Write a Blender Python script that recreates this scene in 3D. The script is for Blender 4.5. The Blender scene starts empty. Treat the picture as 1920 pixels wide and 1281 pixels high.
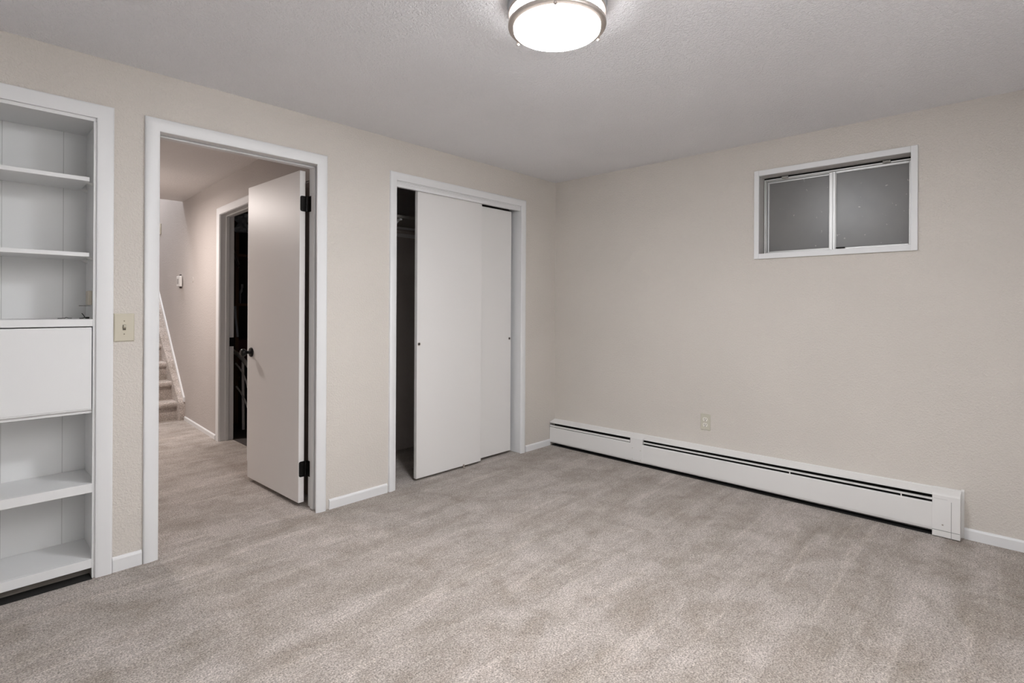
import bpy, bmesh, math, random
from mathutils import Vector, Matrix

random.seed(7)
scene = bpy.context.scene
COL = scene.collection

# ------------------------------------------------------------------ camera
F_PX, HORIZON, YAW, ROLL = 994.126, 575.541, 0.812513347, 0.00518738
CAM = Vector((-3.69713812, -2.97197301, 1.21518348))
fw = Vector((math.sin(YAW), math.cos(YAW), 0))
rt = Vector((math.cos(YAW), -math.sin(YAW), 0))
up = Vector((0, 0, 1))
r2 = rt * math.cos(ROLL) + up * math.sin(ROLL)
u2 = up * math.cos(ROLL) - rt * math.sin(ROLL)
cd = bpy.data.cameras.new('camera')
cam = bpy.data.objects.new('camera', cd)
COL.objects.link(cam)
cam.matrix_world = Matrix(((r2.x, u2.x, -fw.x, CAM.x), (r2.y, u2.y, -fw.y, CAM.y), (r2.z, u2.z, -fw.z, CAM.z), (0, 0, 0, 1)))
cd.sensor_fit = 'HORIZONTAL'
cd.sensor_width = 36
cd.lens = F_PX / 1920 * 36
cd.shift_y = -(640.5 - HORIZON) / 1920
cd.clip_start = 0.02
scene.camera = cam

# ------------------------------------------------------------------ world, colour
w = bpy.data.worlds.new('night')
scene.world = w
w.use_nodes = True
w.node_tree.nodes['Background'].inputs[0].default_value = (0.02, 0.022, 0.03, 1)
w.node_tree.nodes['Background'].inputs[1].default_value = 0.3
vs = scene.view_settings
vs.view_transform = 'Standard'
vs.look = 'None'
vs.gamma = 1
vs.use_curve_mapping = False
vs.exposure = 0.05
LAMP_STRENGTH = 130.0
HALL_POWER = 31.0
FILL_POWER = 185.0
STAIR_POWER = 54.0


def lamp(name, kind, loc, power, color, size=0.3, rot=(0, 0, 0)):
    d = bpy.data.lights.new(name, kind)
    d.energy = power
    d.color = color
    if kind == 'AREA':
        d.shape = 'DISK'
        d.size = size
    else:
        d.shadow_soft_size = size
    o = bpy.data.objects.new(name, d)
    o.location = loc
    o.rotation_euler = rot
    COL.objects.link(o)
    return o


# warm ceiling bulb in the hallway, daylight coming down the stairwell
lamp('hall_bulb', 'AREA', (-3.05, 2.47, 2.23), HALL_POWER, (1.0, 0.91, 0.865), 0.28)
lamp('hall_bulb_glow', 'POINT', (-3.05, 2.47, 2.16), HALL_POWER * 0.28, (1.0, 0.91, 0.865), 0.10)
# added fill with no real fixture, aimed up to brighten ceiling and upper walls
o = lamp('added_ceiling_fill', 'SPOT', (-2.75, -3.2, 1.6), FILL_POWER, (1.0, 0.985, 0.97), 0.12, (math.pi, 0, 0))
o.data.spot_size = math.radians(125)
o.data.spot_blend = 0.5
lamp('stairwell_daylight', 'AREA', (-2.45, 4.75, 4.2), STAIR_POWER, (0.90, 0.94, 1.0), 0.6)


# ------------------------------------------------------------------ materials
def mat(name, color, rough=0.5, metal=0.0, spec=0.5):
    m = bpy.data.materials.new(name)
    m.use_nodes = True
    b = m.node_tree.nodes['Principled BSDF']
    b.inputs['Base Color'].default_value = (*color, 1)
    b.inputs['Roughness'].default_value = rough
    b.inputs['Metallic'].default_value = metal
    b.inputs['Specular IOR Level'].default_value = spec
    return m


def nodes(m):
    nt = m.node_tree
    return nt, nt.nodes, nt.links, nt.nodes['Principled BSDF']


def coords(nt, scale=(1, 1, 1), rot=(0, 0, 0)):
    tc = nt.nodes.new('ShaderNodeTexCoord')
    mp = nt.nodes.new('ShaderNodeMapping')
    mp.inputs['Scale'].default_value = scale
    mp.inputs['Rotation'].default_value = rot
    nt.links.new(tc.outputs['Object'], mp.inputs['Vector'])
    return mp.outputs['Vector']


def noise(nt, vec, scale, detail=2.0, rough=0.5, dist=0.0):
    n = nt.nodes.new('ShaderNodeTexNoise')
    n.inputs['Scale'].default_value = scale
    n.inputs['Detail'].default_value = detail
    n.inputs['Roughness'].default_value = rough
    n.inputs['Distortion'].default_value = dist
    nt.links.new(vec, n.inputs['Vector'])
    return n.outputs['Fac']


def ramp(nt, fac, stops):
    r = nt.nodes.new('ShaderNodeValToRGB')
    el = r.color_ramp.elements
    while len(el) > 1:
        el.remove(el[-1])
    el[0].position, el[0].color = stops[0][0], (*stops[0][1], 1)
    for p, c in stops[1:]:
        e = el.new(p)
        e.color = (*c, 1)
    nt.links.new(fac, r.inputs['Fac'])
    return r.outputs['Color']


def mix(nt, kind, fac, a, b):
    n = nt.nodes.new('ShaderNodeMix')
    n.data_type = 'RGBA'
    n.blend_type = kind
    n.inputs[0].default_value = fac if isinstance(fac, float) else 1.0
    if not isinstance(fac, float):
        nt.links.new(fac, n.inputs[0])
    for s, v in ((6, a), (7, b)):
        if isinstance(v, tuple):
            n.inputs[s].default_value = (*v, 1)
        else:
            nt.links.new(v, n.inputs[s])
    return n.outputs[2]


def bump(nt, bsdf, fac, strength, dist):
    b = nt.nodes.new('ShaderNodeBump')
    b.inputs['Strength'].default_value = strength
    b.inputs['Distance'].default_value = dist
    nt.links.new(fac, b.inputs['Height'])
    nt.links.new(b.outputs['Normal'], bsdf.inputs['Normal'])


def textured_paint(name, color, scale, strength, dist, rough=0.75, lo=0.42, hi=0.66):
    m = mat(name, color, rough)
    nt, ns, ls, b = nodes(m)
    v = coords(nt)
    n = noise(nt, v, scale, 3.0, 0.55, 0.6)
    h = ramp(nt, n, [(lo, (0, 0, 0)), (hi, (1, 1, 1))])
    bump(nt, b, h, strength, dist)
    big = noise(nt, v, 1.3, 2.0)
    tone = ramp(nt, big, [(0.3, tuple(c * 0.97 for c in color)), (0.7, tuple(min(1, c * 1.03) for c in color))])
    ls.new(tone, b.inputs['Base Color'])
    return m


def brushed_paint(name, color, rough=0.38, axis_scale=(60, 60, 2), strength=0.12, dist=0.001):
    m = mat(name, color, rough)
    nt, ns, ls, b = nodes(m)
    n = noise(nt, coords(nt, axis_scale), 1.0, 4.0, 0.6)
    bump(nt, b, n, strength, dist)
    return m


def carpet(name, base):
    m = mat(name, base, 1.0, 0, 0.15)
    nt, ns, ls, b = nodes(m)
    v = coords(nt)
    k = lambda s: tuple(min(1, c * s) for c in base)
    n1 = noise(nt, v, 165, 3.0, 0.72, 0.3)
    tuft = ramp(nt, n1, [(0.34, k(0.42)), (0.43, k(0.76)), (0.50, k(0.99)), (0.57, k(1.24)), (0.66, k(1.65))])
    n2 = noise(nt, v, 60, 2.0, 0.6)
    n2c = ramp(nt, n2, [(0.36, (0.90, 0.89, 0.88)), (0.64, (1.10, 1.10, 1.10))])
    c1 = mix(nt, 'MULTIPLY', 1.0, tuft, n2c)
    # pile laid in different directions by the vacuum cleaner and by feet
    patch = noise(nt, coords(nt, (1.0, 1.6, 1)), 3.3, 4.0, 0.62, 0.7)
    patchc = ramp(nt, patch, [(0.36, (0.88, 0.86, 0.835)), (0.5, (1.0, 1.0, 1.0)), (0.64, (1.10, 1.105, 1.11))])
    lane = noise(nt, coords(nt, (0.32, 3.1, 1), (0, 0, 0.09)), 2.1, 2.0, 0.5, 0.5)
    lanec = ramp(nt, lane, [(0.40, (0.93, 0.92, 0.90)), (0.54, (1.03, 1.03, 1.03)), (0.6, (1.08, 1.08, 1.08))])
    c2 = mix(nt, 'MULTIPLY', 1.0, c1, patchc)
    c3 = mix(nt, 'MULTIPLY', 1.0, c2, lanec)
    fine_lane = noise(nt, coords(nt, (0.55, 7.5, 1), (0, 0, -0.05)), 1.6, 2.0, 0.5, 0.9)
    flc = ramp(nt, fine_lane, [(0.50, (0.975, 0.97, 0.965)), (0.60, (1.0, 1.0, 1.0)), (0.66, (1.13, 1.13, 1.13))])
    foot = noise(nt, v, 7.0, 3.0, 0.55, 1.0)
    fc = ramp(nt, foot, [(0.34, (0.88, 0.87, 0.85)), (0.5, (1.0, 1.0, 1.0)), (0.68, (1.08, 1.08, 1.09))])
    c4 = mix(nt, 'MULTIPLY', 1.0, mix(nt, 'MULTIPLY', 1.0, c3, flc), fc)
    ls.new(c4, b.inputs['Base Color'])
    bump(nt, b, n1, 0.4, 0.005)
    b.inputs['Sheen Weight'].default_value = 0.15
    b.inputs['Sheen Roughness'].default_value = 0.6
    return m


WALL = (0.700, 0.652, 0.598)
M = {}
M['wall'] = textured_paint('greige_orange_peel_paint', WALL, 105, 0.5, 0.0035)
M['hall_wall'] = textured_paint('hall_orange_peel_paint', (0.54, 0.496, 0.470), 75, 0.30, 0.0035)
M['bounce_wall'] = textured_paint('white_bounce_paint', (0.85, 0.85, 0.85), 75, 0.32, 0.0035)  # unseen walls, whitened to bounce more light onto the ceiling
M['ceiling'] = textured_paint('white_textured_ceiling', (0.922, 0.915, 0.935), 92, 0.65, 0.0055, 0.8, 0.40, 0.62)
M['carpet'] = carpet('beige_cut_pile_carpet', (0.378, 0.337, 0.308))
M['stair_carpet'] = carpet('stair_carpet', (0.48, 0.43, 0.40))
M['trim'] = brushed_paint('white_trim_paint', (0.81, 0.81, 0.812), 0.38)
M['door'] = brushed_paint('white_door_paint', (0.80, 0.775, 0.755), 0.42, (90, 90, 2.5), 0.16, 0.001)
M['slider'] = brushed_paint('white_sliding_door_paint', (0.80, 0.782, 0.765), 0.45, (40, 40, 3), 0.06)
M['cabinet'] = brushed_paint('white_cabinet_paint', (0.82, 0.82, 0.818), 0.42, (3, 60, 60), 0.08)
M['heater'] = brushed_paint('white_enamel', (0.81, 0.797, 0.78), 0.35, (3, 2, 3), 0.03)
M['dark_metal'] = mat('oil_rubbed_bronze', (0.012, 0.011, 0.011), 0.35, 0.6)
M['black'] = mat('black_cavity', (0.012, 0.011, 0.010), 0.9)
M['fin'] = mat('dark_heating_fins', (0.05, 0.045, 0.04), 0.6, 0.5)
M['alum'] = brushed_paint('mill_aluminium', (0.56, 0.555, 0.545), 0.42, (40, 40, 3), 0.15)
nodes(M['alum'])[3].inputs['Metallic'].default_value = 0.85
M['grey_metal'] = mat('dull_grey_metal', (0.33, 0.32, 0.30), 0.5, 0.2)
M['pan'] = mat('grey_enamelled_pan', (0.42, 0.44, 0.47), 0.45, 0.3)
M['nickel'] = mat('brushed_nickel', (0.54, 0.485, 0.45), 0.4, 0.75)
M['ivory'] = mat('ivory_plastic', (0.60, 0.555, 0.445), 0.4)
M['cream'] = mat('cream_plastic', (0.72, 0.66, 0.55), 0.42)
M['white_plastic'] = mat('white_plastic', (0.80, 0.79, 0.77), 0.38)
M['rubber'] = mat('black_rubber', (0.015, 0.015, 0.015), 0.6)
M['brown'] = mat('dark_stained_wood', (0.045, 0.026, 0.017), 0.5)
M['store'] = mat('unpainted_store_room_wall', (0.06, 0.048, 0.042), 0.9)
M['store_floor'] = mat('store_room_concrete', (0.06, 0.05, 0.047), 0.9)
M['board'] = mat('store_shelf_board', (0.16, 0.085, 0.045), 0.6)
M['steel'] = mat('white_tube_enamel', (0.82, 0.80, 0.78), 0.35)
M['navy'] = mat('navy_cloth', (0.018, 0.02, 0.032), 0.8)
M['carton'] = mat('dark_red_carton', (0.10, 0.03, 0.03), 0.6)
M['plastic_wrap'] = mat('grey_plastic_sheet', (0.42, 0.44, 0.48), 0.2)
M['toe'] = mat('raw_plinth_board', (0.25, 0.225, 0.20), 0.8)
M['well'] = textured_paint('window_well_metal', (0.30, 0.29, 0.28), 6, 0.2, 0.01, 0.5)
M['closet_board'] = mat('raw_particle_board', (0.26, 0.235, 0.215), 0.7)
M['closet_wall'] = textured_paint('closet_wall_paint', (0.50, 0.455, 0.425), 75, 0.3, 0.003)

# brown wood grain on the hall cupboard door
nt, ns, ls, b = nodes(M['brown'])
g = noise(nt, coords(nt, (14, 14, 1.2)), 3, 5, 0.6, 0.4)
ls.new(ramp(nt, g, [(0.3, (0.06, 0.034, 0.022)), (0.7, (0.16, 0.098, 0.065))]), b.inputs['Base Color'])

# obscure window glass, dusty
M['glass'] = mat('obscure_window_glass', (0.30, 0.29, 0.28), 0.31, 0, 0.55)
nt, ns, ls, b = nodes(M['glass'])
b.inputs['Transmission Weight'].default_value = 0.35
v = coords(nt)
sp = noise(nt, v, 38, 2, 0.5)
cl = noise(nt, v, 3.0, 3, 0.6)
c1 = ramp(nt, cl, [(0.3, (0.23, 0.225, 0.218)), (0.7, (0.29, 0.28, 0.268))])
c2 = ramp(nt, sp, [(0.715, (0, 0, 0)), (0.75, (1, 1, 1))])
ls.new(mix(nt, 'MIX', c2, c1, (0.55, 0.53, 0.50)), b.inputs['Base Color'])
bump(nt, b, noise(nt, v, 160, 2), 0.12, 0.001)

# lit opal diffuser of the ceiling lamp
M['opal'] = mat('lit_opal_acrylic', (0.9, 0.9, 0.9), 0.4)
b = nodes(M['opal'])[3]
b.inputs['Emission Color'].default_value = (0.965, 0.99, 1.02, 1)
b.inputs['Emission Strength'].default_value = LAMP_STRENGTH

M['opal_side'] = mat('lit_opal_side', (0.9, 0.9, 0.9), 0.4)
b = nodes(M['opal_side'])[3]
b.inputs['Emission Color'].default_value = (0.965, 0.99, 1.02, 1)
b.inputs['Emission Strength'].default_value = LAMP_STRENGTH * 0.10
M['opal_rim'] = mat('lit_opal_rim', (0.9, 0.9, 0.9), 0.4)
b = nodes(M['opal_rim'])[3]
b.inputs['Emission Color'].default_value = (1.0, 0.95, 0.90, 1)
b.inputs['Emission Strength'].default_value = 1.2
M['frosted'] = mat('clear_acrylic', (0.8, 0.78, 0.72), 0.15)
nodes(M['frosted'])[3].inputs['Transmission Weight'].default_value = 0.8

# grooved backing board of the cupboard: a narrow groove every 20 cm
M['backing'] = mat('white_grooved_board', (0.70, 0.715, 0.705), 0.45)
nt, ns, ls, b = nodes(M['backing'])
tc = ns.new('ShaderNodeTexCoord')
sx = ns.new('ShaderNodeSeparateXYZ')
ls.new(tc.outputs['Object'], sx.inputs[0])


def math_node(op, a, bb):
    n = ns.new('ShaderNodeMath')
    n.operation = op
    for i, q in enumerate((a, bb)):
        if isinstance(q, (int, float)):
            n.inputs[i].default_value = q
        else:
            ls.new(q, n.inputs[i])
    return n.outputs[0]


ROOT_CAB = Vector((-3.65, 0.09, 0))
ax = math_node('ADD', sx.outputs[0], -3.65 + 3.338 + 0.105 + 4.2)
md = math_node('MODULO', ax, 0.21)
ds = math_node('ABSOLUTE', math_node('SUBTRACT', md, 0.105), 0)
gr = ramp(nt, math_node('MULTIPLY', ds, 100), [(0.10, (0.60, 0.60, 0.59)), (0.2, (0.80, 0.803, 0.797))])
ls.new(gr, b.inputs['Base Color'])
bump(nt, b, math_node('MINIMUM', math_node('MULTIPLY', ds, 500), 1.0), 0.3, 0.0015)

# ------------------------------------------------------------------ mesh helpers
ORIG = {}


class MB:
    def __init__(self):
        self.v, self.f = [], []

    def add(self, vs_, fs_):
        n = len(self.v)
        self.v += [Vector(p) for p in vs_]
        self.f += [tuple(i + n for i in f) for f in fs_]
        return self

    def box(self, x0, x1, y0, y1, z0, z1, T=None):
        vs_ = [(x, y, z) for z in (z0, z1) for y in (y0, y1) for x in (x0, x1)]
        if T:
            vs_ = [T(*p) for p in vs_]
        return self.add(vs_, [(0, 2, 3, 1), (4, 5, 7, 6), (0, 1, 5, 4), (2, 6, 7, 3), (0, 4, 6, 2), (1, 3, 7, 5)])

    def loft(self, rings, close=True, caps=True):
        n = len(rings[0])
        vs_ = [p for r in rings for p in r]
        fs_ = []
        for k in range(len(rings) - 1):
            for i in range(n if close else n - 1):
                j = (i + 1) % n
                fs_.append((k * n + i, k * n + j, (k + 1) * n + j, (k + 1) * n + i))
        if caps:
            fs_.append(tuple(range(n)))
            fs_.append(tuple((len(rings) - 1) * n + i for i in reversed(range(n))))
        return self.add(vs_, fs_)

    def lathe(self, prof, c, axis=(0, 0, 1), seg=48, caps=True):
        a = Vector(axis).normalized()
        e1 = a.orthogonal().normalized()
        e2 = a.cross(e1)
        c = Vector(c)
        rings = [[c + a * h + (e1 * math.cos(t) + e2 * math.sin(t)) * r for t in [2 * math.pi * i / seg for i in range(seg)]] for r, h in prof]
        return self.loft(rings, True, caps)

    def tube(self, pts, r, seg=10, caps=True):
        pts = [Vector(p) for p in pts]
        rings, e = [], None
        for i, p in enumerate(pts):
            d = (pts[min(i + 1, len(pts) - 1)] - pts[max(i - 1, 0)]).normalized()
            if e is None:
                e = d.orthogonal().normalized()
            else:
                e = (e - d * e.dot(d)).normalized()
            g_ = d.cross(e)
            rings.append([p + (e * math.cos(t) + g_ * math.sin(t)) * r for t in [2 * math.pi * k / seg for k in range(seg)]])
        return self.loft(rings, True, caps)

    def build(self, name, m, parent=None, origin=None, bevel=0.0, smooth=False, seg=2):
        o = Vector(origin) if origin is not None else (ORIG[parent] if parent else Vector((0, 0, 0)))
        me = bpy.data.meshes.new(name)
        me.from_pydata([tuple(p - o) for p in self.v], [], self.f)
        bm = bmesh.new()
        bm.from_mesh(me)
        bmesh.ops.recalc_face_normals(bm, faces=bm.faces)
        bm.to_mesh(me)
        bm.free()
        me.materials.append(m)
        ob = bpy.data.objects.new(name, me)
        COL.objects.link(ob)
        if parent:
            ob.parent = parent
        else:
            ob.location = o
        ORIG[ob] = o
        if smooth:
            for p in me.polygons:
                p.use_smooth = True
            try:
                me.set_sharp_from_angle(angle=math.radians(40))
            except Exception:
                pass
        if bevel:
            bv = ob.modifiers.new('bevel', 'BEVEL')
            bv.width = bevel
            bv.segments = seg
            bv.limit_method = 'ANGLE'
            bv.angle_limit = math.radians(40)
            for p in me.polygons:
                p.use_smooth = True
            try:
                me.set_sharp_from_angle(angle=math.radians(50))
            except Exception:
                pass
        return ob


def tag(o, label, cat, group=None, kind=None):
    o['label'] = label
    o['category'] = cat
    if group:
        o['group'] = group
    if kind:
        o['kind'] = kind
    return o


def thing(name, loc, label, cat, group=None, kind=None):
    o = bpy.data.objects.new(name, None)
    o.empty_display_size = 0.1
    o.location = loc
    COL.objects.link(o)
    ORIG[o] = Vector(loc)
    return tag(o, label, cat, group, kind)


def wall_boxes(mb, a0, a1, z0, z1, holes, fn):
    """panel a0..a1 x z0..z1 with rectangular holes; fn(a0,a1,z0,z1) adds one box"""
    hs = sorted(holes)
    x = a0
    for (h0, h1, b0, b1) in hs:
        if h0 > x:
            fn(x, h0, z0, z1)
        if b0 > z0:
            fn(h0, h1, z0, b0)
        if b1 < z1:
            fn(h0, h1, b1, z1)
        x = h1
    if x < a1:
        fn(x, a1, z0, z1)


def casing(path, prof, T, mb=None):
    """mitred frame: path = inner-edge corner points (a,z) with outward vectors; prof = (outward, protrusion)"""
    mb = mb or MB()
    rings = []
    for (a, z), (da, dz) in path:
        rings.append([T(a + da * o_, z + dz * o_, p_) for o_, p_ in prof])
    return mb.loft(rings, True, True)


RANCH = [(0, 0), (0, 0.007), (0.003, 0.010), (0.014, 0.0125), (0.035, 0.0165), (0.052, 0.0165), (0.058, 0.014), (0.061, 0.010), (0.061, 0)]


def u_path(al, ar, zt, zb=0.0):
    return [((al, zb), (-1, 0)), ((al, zt), (-1, 1)), ((ar, zt), (1, 1)), ((ar, zb), (1, 0))]


# ------------------------------------------------------------------ room shell
H = 2.32
RX0, RY0 = -4.376, -3.52          # the room behind and beside the photographer
WT = 0.14
HALL_H = 2.33

mb = MB()
mb.box(-5.0, 0.35, -4.7, 3.6, -0.12, 0.0)
tag(mb.build('floor', M['carpet']), 'beige cut pile carpet running through room and hallway', 'carpet', kind='structure')

mb = MB()
mb.box(RX0, 0.0, RY0, 0.0, H, H + 0.15)
tag(mb.build('ceiling', M['ceiling']), 'white textured ceiling around the round lamp', 'ceiling', kind='structure')

# back wall with bookcase niche, doorway and closet opening
DOOR_L, DOOR_R, DOOR_T = -3.021, -2.207, 2.046
CL_L, CL_R, CL_T = -1.681, -0.452, 2.052
mb = MB()
wall_boxes(mb, RX0 - 0.1, 0.0, 0.0, H + 0.15,
           [(-4.071, -3.2395, 0, 2.056), (DOOR_L - 0.022, DOOR_R + 0.022, 0, DOOR_T + 0.022), (CL_L - 0.02, CL_R + 0.02, 0, CL_T + 0.02)],
           lambda a, b_, c, d: mb.box(a, b_, 0, WT, c, d))
tag(mb.build('wall_back', M['wall']), 'greige textured wall with built-in shelves, doorway and closet', 'wall', kind='structure')

# right wall with the high window
WY0, WY1, WZ0, WZ1 = -2.549, -1.737, 1.576, 2.093
mb = MB()
wall_boxes(mb, RY0, 0.95, 0.0, H + 0.15, [(WY0, WY1, WZ0, WZ1)], lambda a, b_, c, d: mb.box(0, 0.2, a, b_, c, d))
tag(mb.build('wall_right', M['wall']), 'greige textured wall under the small high window', 'wall', kind='structure')

mb = MB()
mb.box(RX0 - 0.1, RX0, RY0, 0.0, 0, H + 0.15)
tag(mb.build('wall_left', M['bounce_wall']), 'textured wall to the left, out of view, whitened to bounce light', 'wall', kind='structure')
mb = MB()
mb.box(RX0 - 0.1, 0.2, RY0 - 0.1, RY0, 0, H + 0.15)
tag(mb.build('wall_front', M['bounce_wall']), 'textured wall behind the photographer, whitened to bounce light', 'wall', kind='structure')

# ------------------------------------------------------------------ baseboards
BB = [(0, 0), (0.012, 0), (0.012, 0.048), (0.009, 0.055), (0.004, 0.058), (0, 0.058)]


def baseboard(name, p0, p1, nrm, label, hgt=1.0):
    mb = MB()
    p0, p1, n = Vector((*p0, 0)), Vector((*p1, 0)), Vector((*nrm, 0)).normalized()
    mb.loft([[p + n * d + Vector((0, 0, z * hgt)) for d, z in BB] for p in (p0, p1)])
    return tag(mb.build(name, M['trim']), label, 'baseboard', kind='structure')


baseboard('baseboard_left', (-3.194, 0), (-3.082, 0), (0, -1), 'short white baseboard between shelf casing and doorway casing', 1.15)
baseboard('baseboard_back', (-2.146, 0), (-1.742, 0), (0, -1), 'white baseboard between doorway and closet', 1.0)
baseboard('baseboard_corner', (-0.391, 0), (-0.073, 0), (0, -1), 'short white baseboard between closet and corner heater', 0.9)
baseboard('baseboard_right', (0, -2.785), (0, RY0), (-1, 0), 'white baseboard to the right of the heater', 1.0)
baseboard('baseboard_front', (RX0, RY0), (0, RY0), (0, 1), 'white baseboard behind the photographer')

# ------------------------------------------------------------------ doorway trim
TA = lambda a, z, p: Vector((a, -p, z))
root = thing('trim_1', (-2.61, 0, 0), 'white casing and jamb around the open hallway doorway', 'door frame', kind='structure')
casing(u_path(DOOR_L + 0.004, DOOR_R - 0.022, DOOR_T - 0.002), RANCH, TA).build('casing', M['trim'], root, smooth=True)
mb = MB()
for x0, x1 in ((DOOR_L - 0.02, DOOR_L), (DOOR_R, DOOR_R + 0.02)):
    mb.box(x0, x1, 0.0005, WT, 0, DOOR_T + 0.02)
mb.box(DOOR_L, DOOR_R, 0.0005, WT, DOOR_T, DOOR_T + 0.02)
mb.box(DOOR_R - 0.018, DOOR_R, -0.001, 0.004, 0, DOOR_T)
mb.build('jamb', M['trim'], root, bevel=0.0015)
mb = MB()
mb.box(DOOR_L, DOOR_L + 0.011, 0.055, 0.095, 0, DOOR_T - 0.0001)
mb.box(DOOR_R - 0.011, DOOR_R, 0.055, 0.095, 0, DOOR_T - 0.0001)
mb.box(DOOR_L + 0.011, DOOR_R - 0.011, 0.055, 0.095, DOOR_T - 0.011, DOOR_T)
mb.build('door_stop', M['trim'], root, bevel=0.003)
casing(u_path(DOOR_L - 0.004, DOOR_R + 0.006, DOOR_T + 0.004), RANCH, lambda a, z, p: Vector((a, WT + p, z))).build('hall_casing', M['trim'], root, smooth=True)

# ------------------------------------------------------------------ open hinged door
P0 = Vector((-2.2635, 0.146, 0))
P1 = Vector((-2.2865, 0.886, 0))
dd = (P1 - P0).normalized()
dn = Vector((dd.y, -dd.x, 0))                     # towards the hall wall (+x)
DZ0, DZ1, DT = 0.028, 2.030, 0.035
TD = lambda s, t, z: P0 + dd * s + dn * t + Vector((0, 0, z))
LEN = (P1 - P0).length
root = thing('door_1', (P0.x, P0.y, 0), 'white flush door standing open into the hallway, black hinges', 'door', kind='structure')
MB().box(0, LEN, 0, DT, DZ0, DZ1, TD).build('door_panel', M['door'], root, bevel=0.0015)


def door_knob(parent, s, z, side):
    a = -dn if side < 0 else dn
    base = TD(s, 0 if side < 0 else DT, z)
    rose = MB().lathe([(0.0, 0), (0.032, 0), (0.033, 0.004), (0.029, 0.010), (0.016, 0.013), (0.0, 0.013)], base, a, 32, False).build('rose', M['dark_metal'], parent, smooth=True)
    MB().lathe([(0.0115, 0.010), (0.010, 0.018), (0.010, 0.030), (0.017, 0.037), (0.025, 0.046), (0.0275, 0.056), (0.0255, 0.065), (0.018, 0.071), (0.0, 0.073)], base, a, 32, False).build('door_knob', M['dark_metal'], parent, smooth=True)


door_knob(root, LEN - 0.062, 0.895, -1)
door_knob(root, LEN - 0.062, 0.895, 1)
MB().box(LEN - 0.0005, LEN + 0.002, 0.005, 0.03, 0.865, 0.925, TD).build('latch_plate', M['dark_metal'], root)
for zc in (1.832, 0.229):
    hh = 0.047
    mb = MB()
    # leaf let into the hinge edge, round corners on the outer side
    leaf = []
    for (cy_, cz_, a0) in ((0.011, hh - 0.011, 90), (0.011, -hh + 0.011, 180)):
        for k in range(5):
            an = math.radians(a0 + k * 22.5)
            leaf.append((cy_ + 0.0105 * math.cos(an), cz_ + 0.0105 * math.sin(an)))
    leaf += [(DT + 0.002, -hh), (DT + 0.002, hh)]
    mb.loft([[TD(-q, t + 0.002, zc + z) for t, z in leaf] for q in (-0.001, 0.0025)])
    hinge = mb.build('hinge', M['dark_metal'], root)
    kx, ky = TD(-0.006, DT + 0.006, 0).x, TD(-0.006, DT + 0.006, 0).y
    MB().lathe([(0, -hh - 0.004), (0.004, -hh - 0.003), (0.0068, -hh), (0.0068, hh), (0.004, hh + 0.003), (0, hh + 0.004)], (kx, ky, zc), seg=16, caps=False).build('hinge_pin', M['dark_metal'], hinge, smooth=True)
    MB().box(DOOR_R - 0.004, DOOR_R - 0.0005, 0.105, 0.146, zc - hh, zc + hh).build('jamb_leaf', M['dark_metal'], hinge)
    mb = MB()
    for (t, z) in ((0.011, 0.034), (0.008, 0.002), (0.011, -0.034)):
        mb.lathe([(0.0, 0.0), (0.0035, 0.0), (0.0025, 0.0012), (0.0, 0.0012)], TD(-0.0025, t + 0.003, zc + z), -dd, 10, False)
    mb.build('screws', M['black'], hinge)

# ------------------------------------------------------------------ closet opening
root = thing('trim_2', (-1.066, 0, 0), 'white casing and head track around the sliding closet doors', 'closet frame', kind='structure')
casing(u_path(CL_L + 0.003, CL_R - 0.006, CL_T - 0.002), [(o_ * 0.86, p_) for o_, p_ in RANCH], TA).build('casing', M['trim'], root, smooth=True)
mb = MB()
mb.box(CL_L - 0.018, CL_L, 0.0005, WT, 0, CL_T + 0.018)
mb.box(CL_R, CL_R + 0.018, 0.0005, WT, 0, CL_T + 0.018)
mb.box(CL_L, CL_R, 0.0005, WT, CL_T, CL_T + 0.018)
mb.build('jamb', M['trim'], root, bevel=0.001)
mb = MB()
mb.box(CL_L, CL_R, 0.010, 0.024, 2.012, CL_T)
mb.box(CL_L, CL_R, 0.006, 0.010, 2.032, 2.040)
mb.box(CL_L, CL_R, 0.004, 0.010, 2.044, CL_T)
mb.box(CL_L, CL_R, 0.024, 0.105, 2.042, CL_T)
mb.box(CL_L, CL_R, 0.062, 0.066, 2.02, 2.042)
mb.build('head_track', M['trim'], root, bevel=0.001)


def sliding_door(name, x0, x1, y0, z0, z1, px, label):
    r = thing(name, ((x0 + x1) / 2, y0, 0), label, 'sliding door', kind='structure')
    MB().box(x0, x1, y0, y0 + 0.030, z0, z1).build('door_panel', M['slider'], r, bevel=0.0015)
    c = (px, y0 - 0.0005, 0.953)
    fp = MB().lathe([(0.0, 0.0), (0.0105, 0.0), (0.0125, 0.0), (0.0125, 0.0025), (0.0095, 0.0025), (0.008, 0.0008), (0.0, 0.0006)], c, (0, -1, 0), 24, False).build('finger_pull', M['nickel'], r, smooth=True)
    MB().lathe([(0.0, 0.0012), (0.0075, 0.0012), (0.0075, 0.0014), (0, 0.0014)], c, (0, -1, 0), 20, False).build('recess', M['dark_metal'], fp)
    return r


sliding_door('door_2', -1.483, -0.871, 0.030, 0.018, 2.022, -1.466, 'front white sliding closet door, nearest the closet gap on the left')
sliding_door('door_3', -1.10, -0.4975, 0.070, 0.022, 2.006, -0.517, 'rear white sliding closet door, on the right, half behind the other')
mb = MB()
mb.box(-1.057, -1.045, 0.022, 0.029, 0.001, 0.03)
mb.box(-1.060, -1.042, 0.016, 0.11, 0.0, 0.006)
tag(mb.build('floor_guide', M['nickel'], origin=(-1.05, 0.06, 0)), 'small floor guide under the front sliding closet door', 'door guide')

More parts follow.
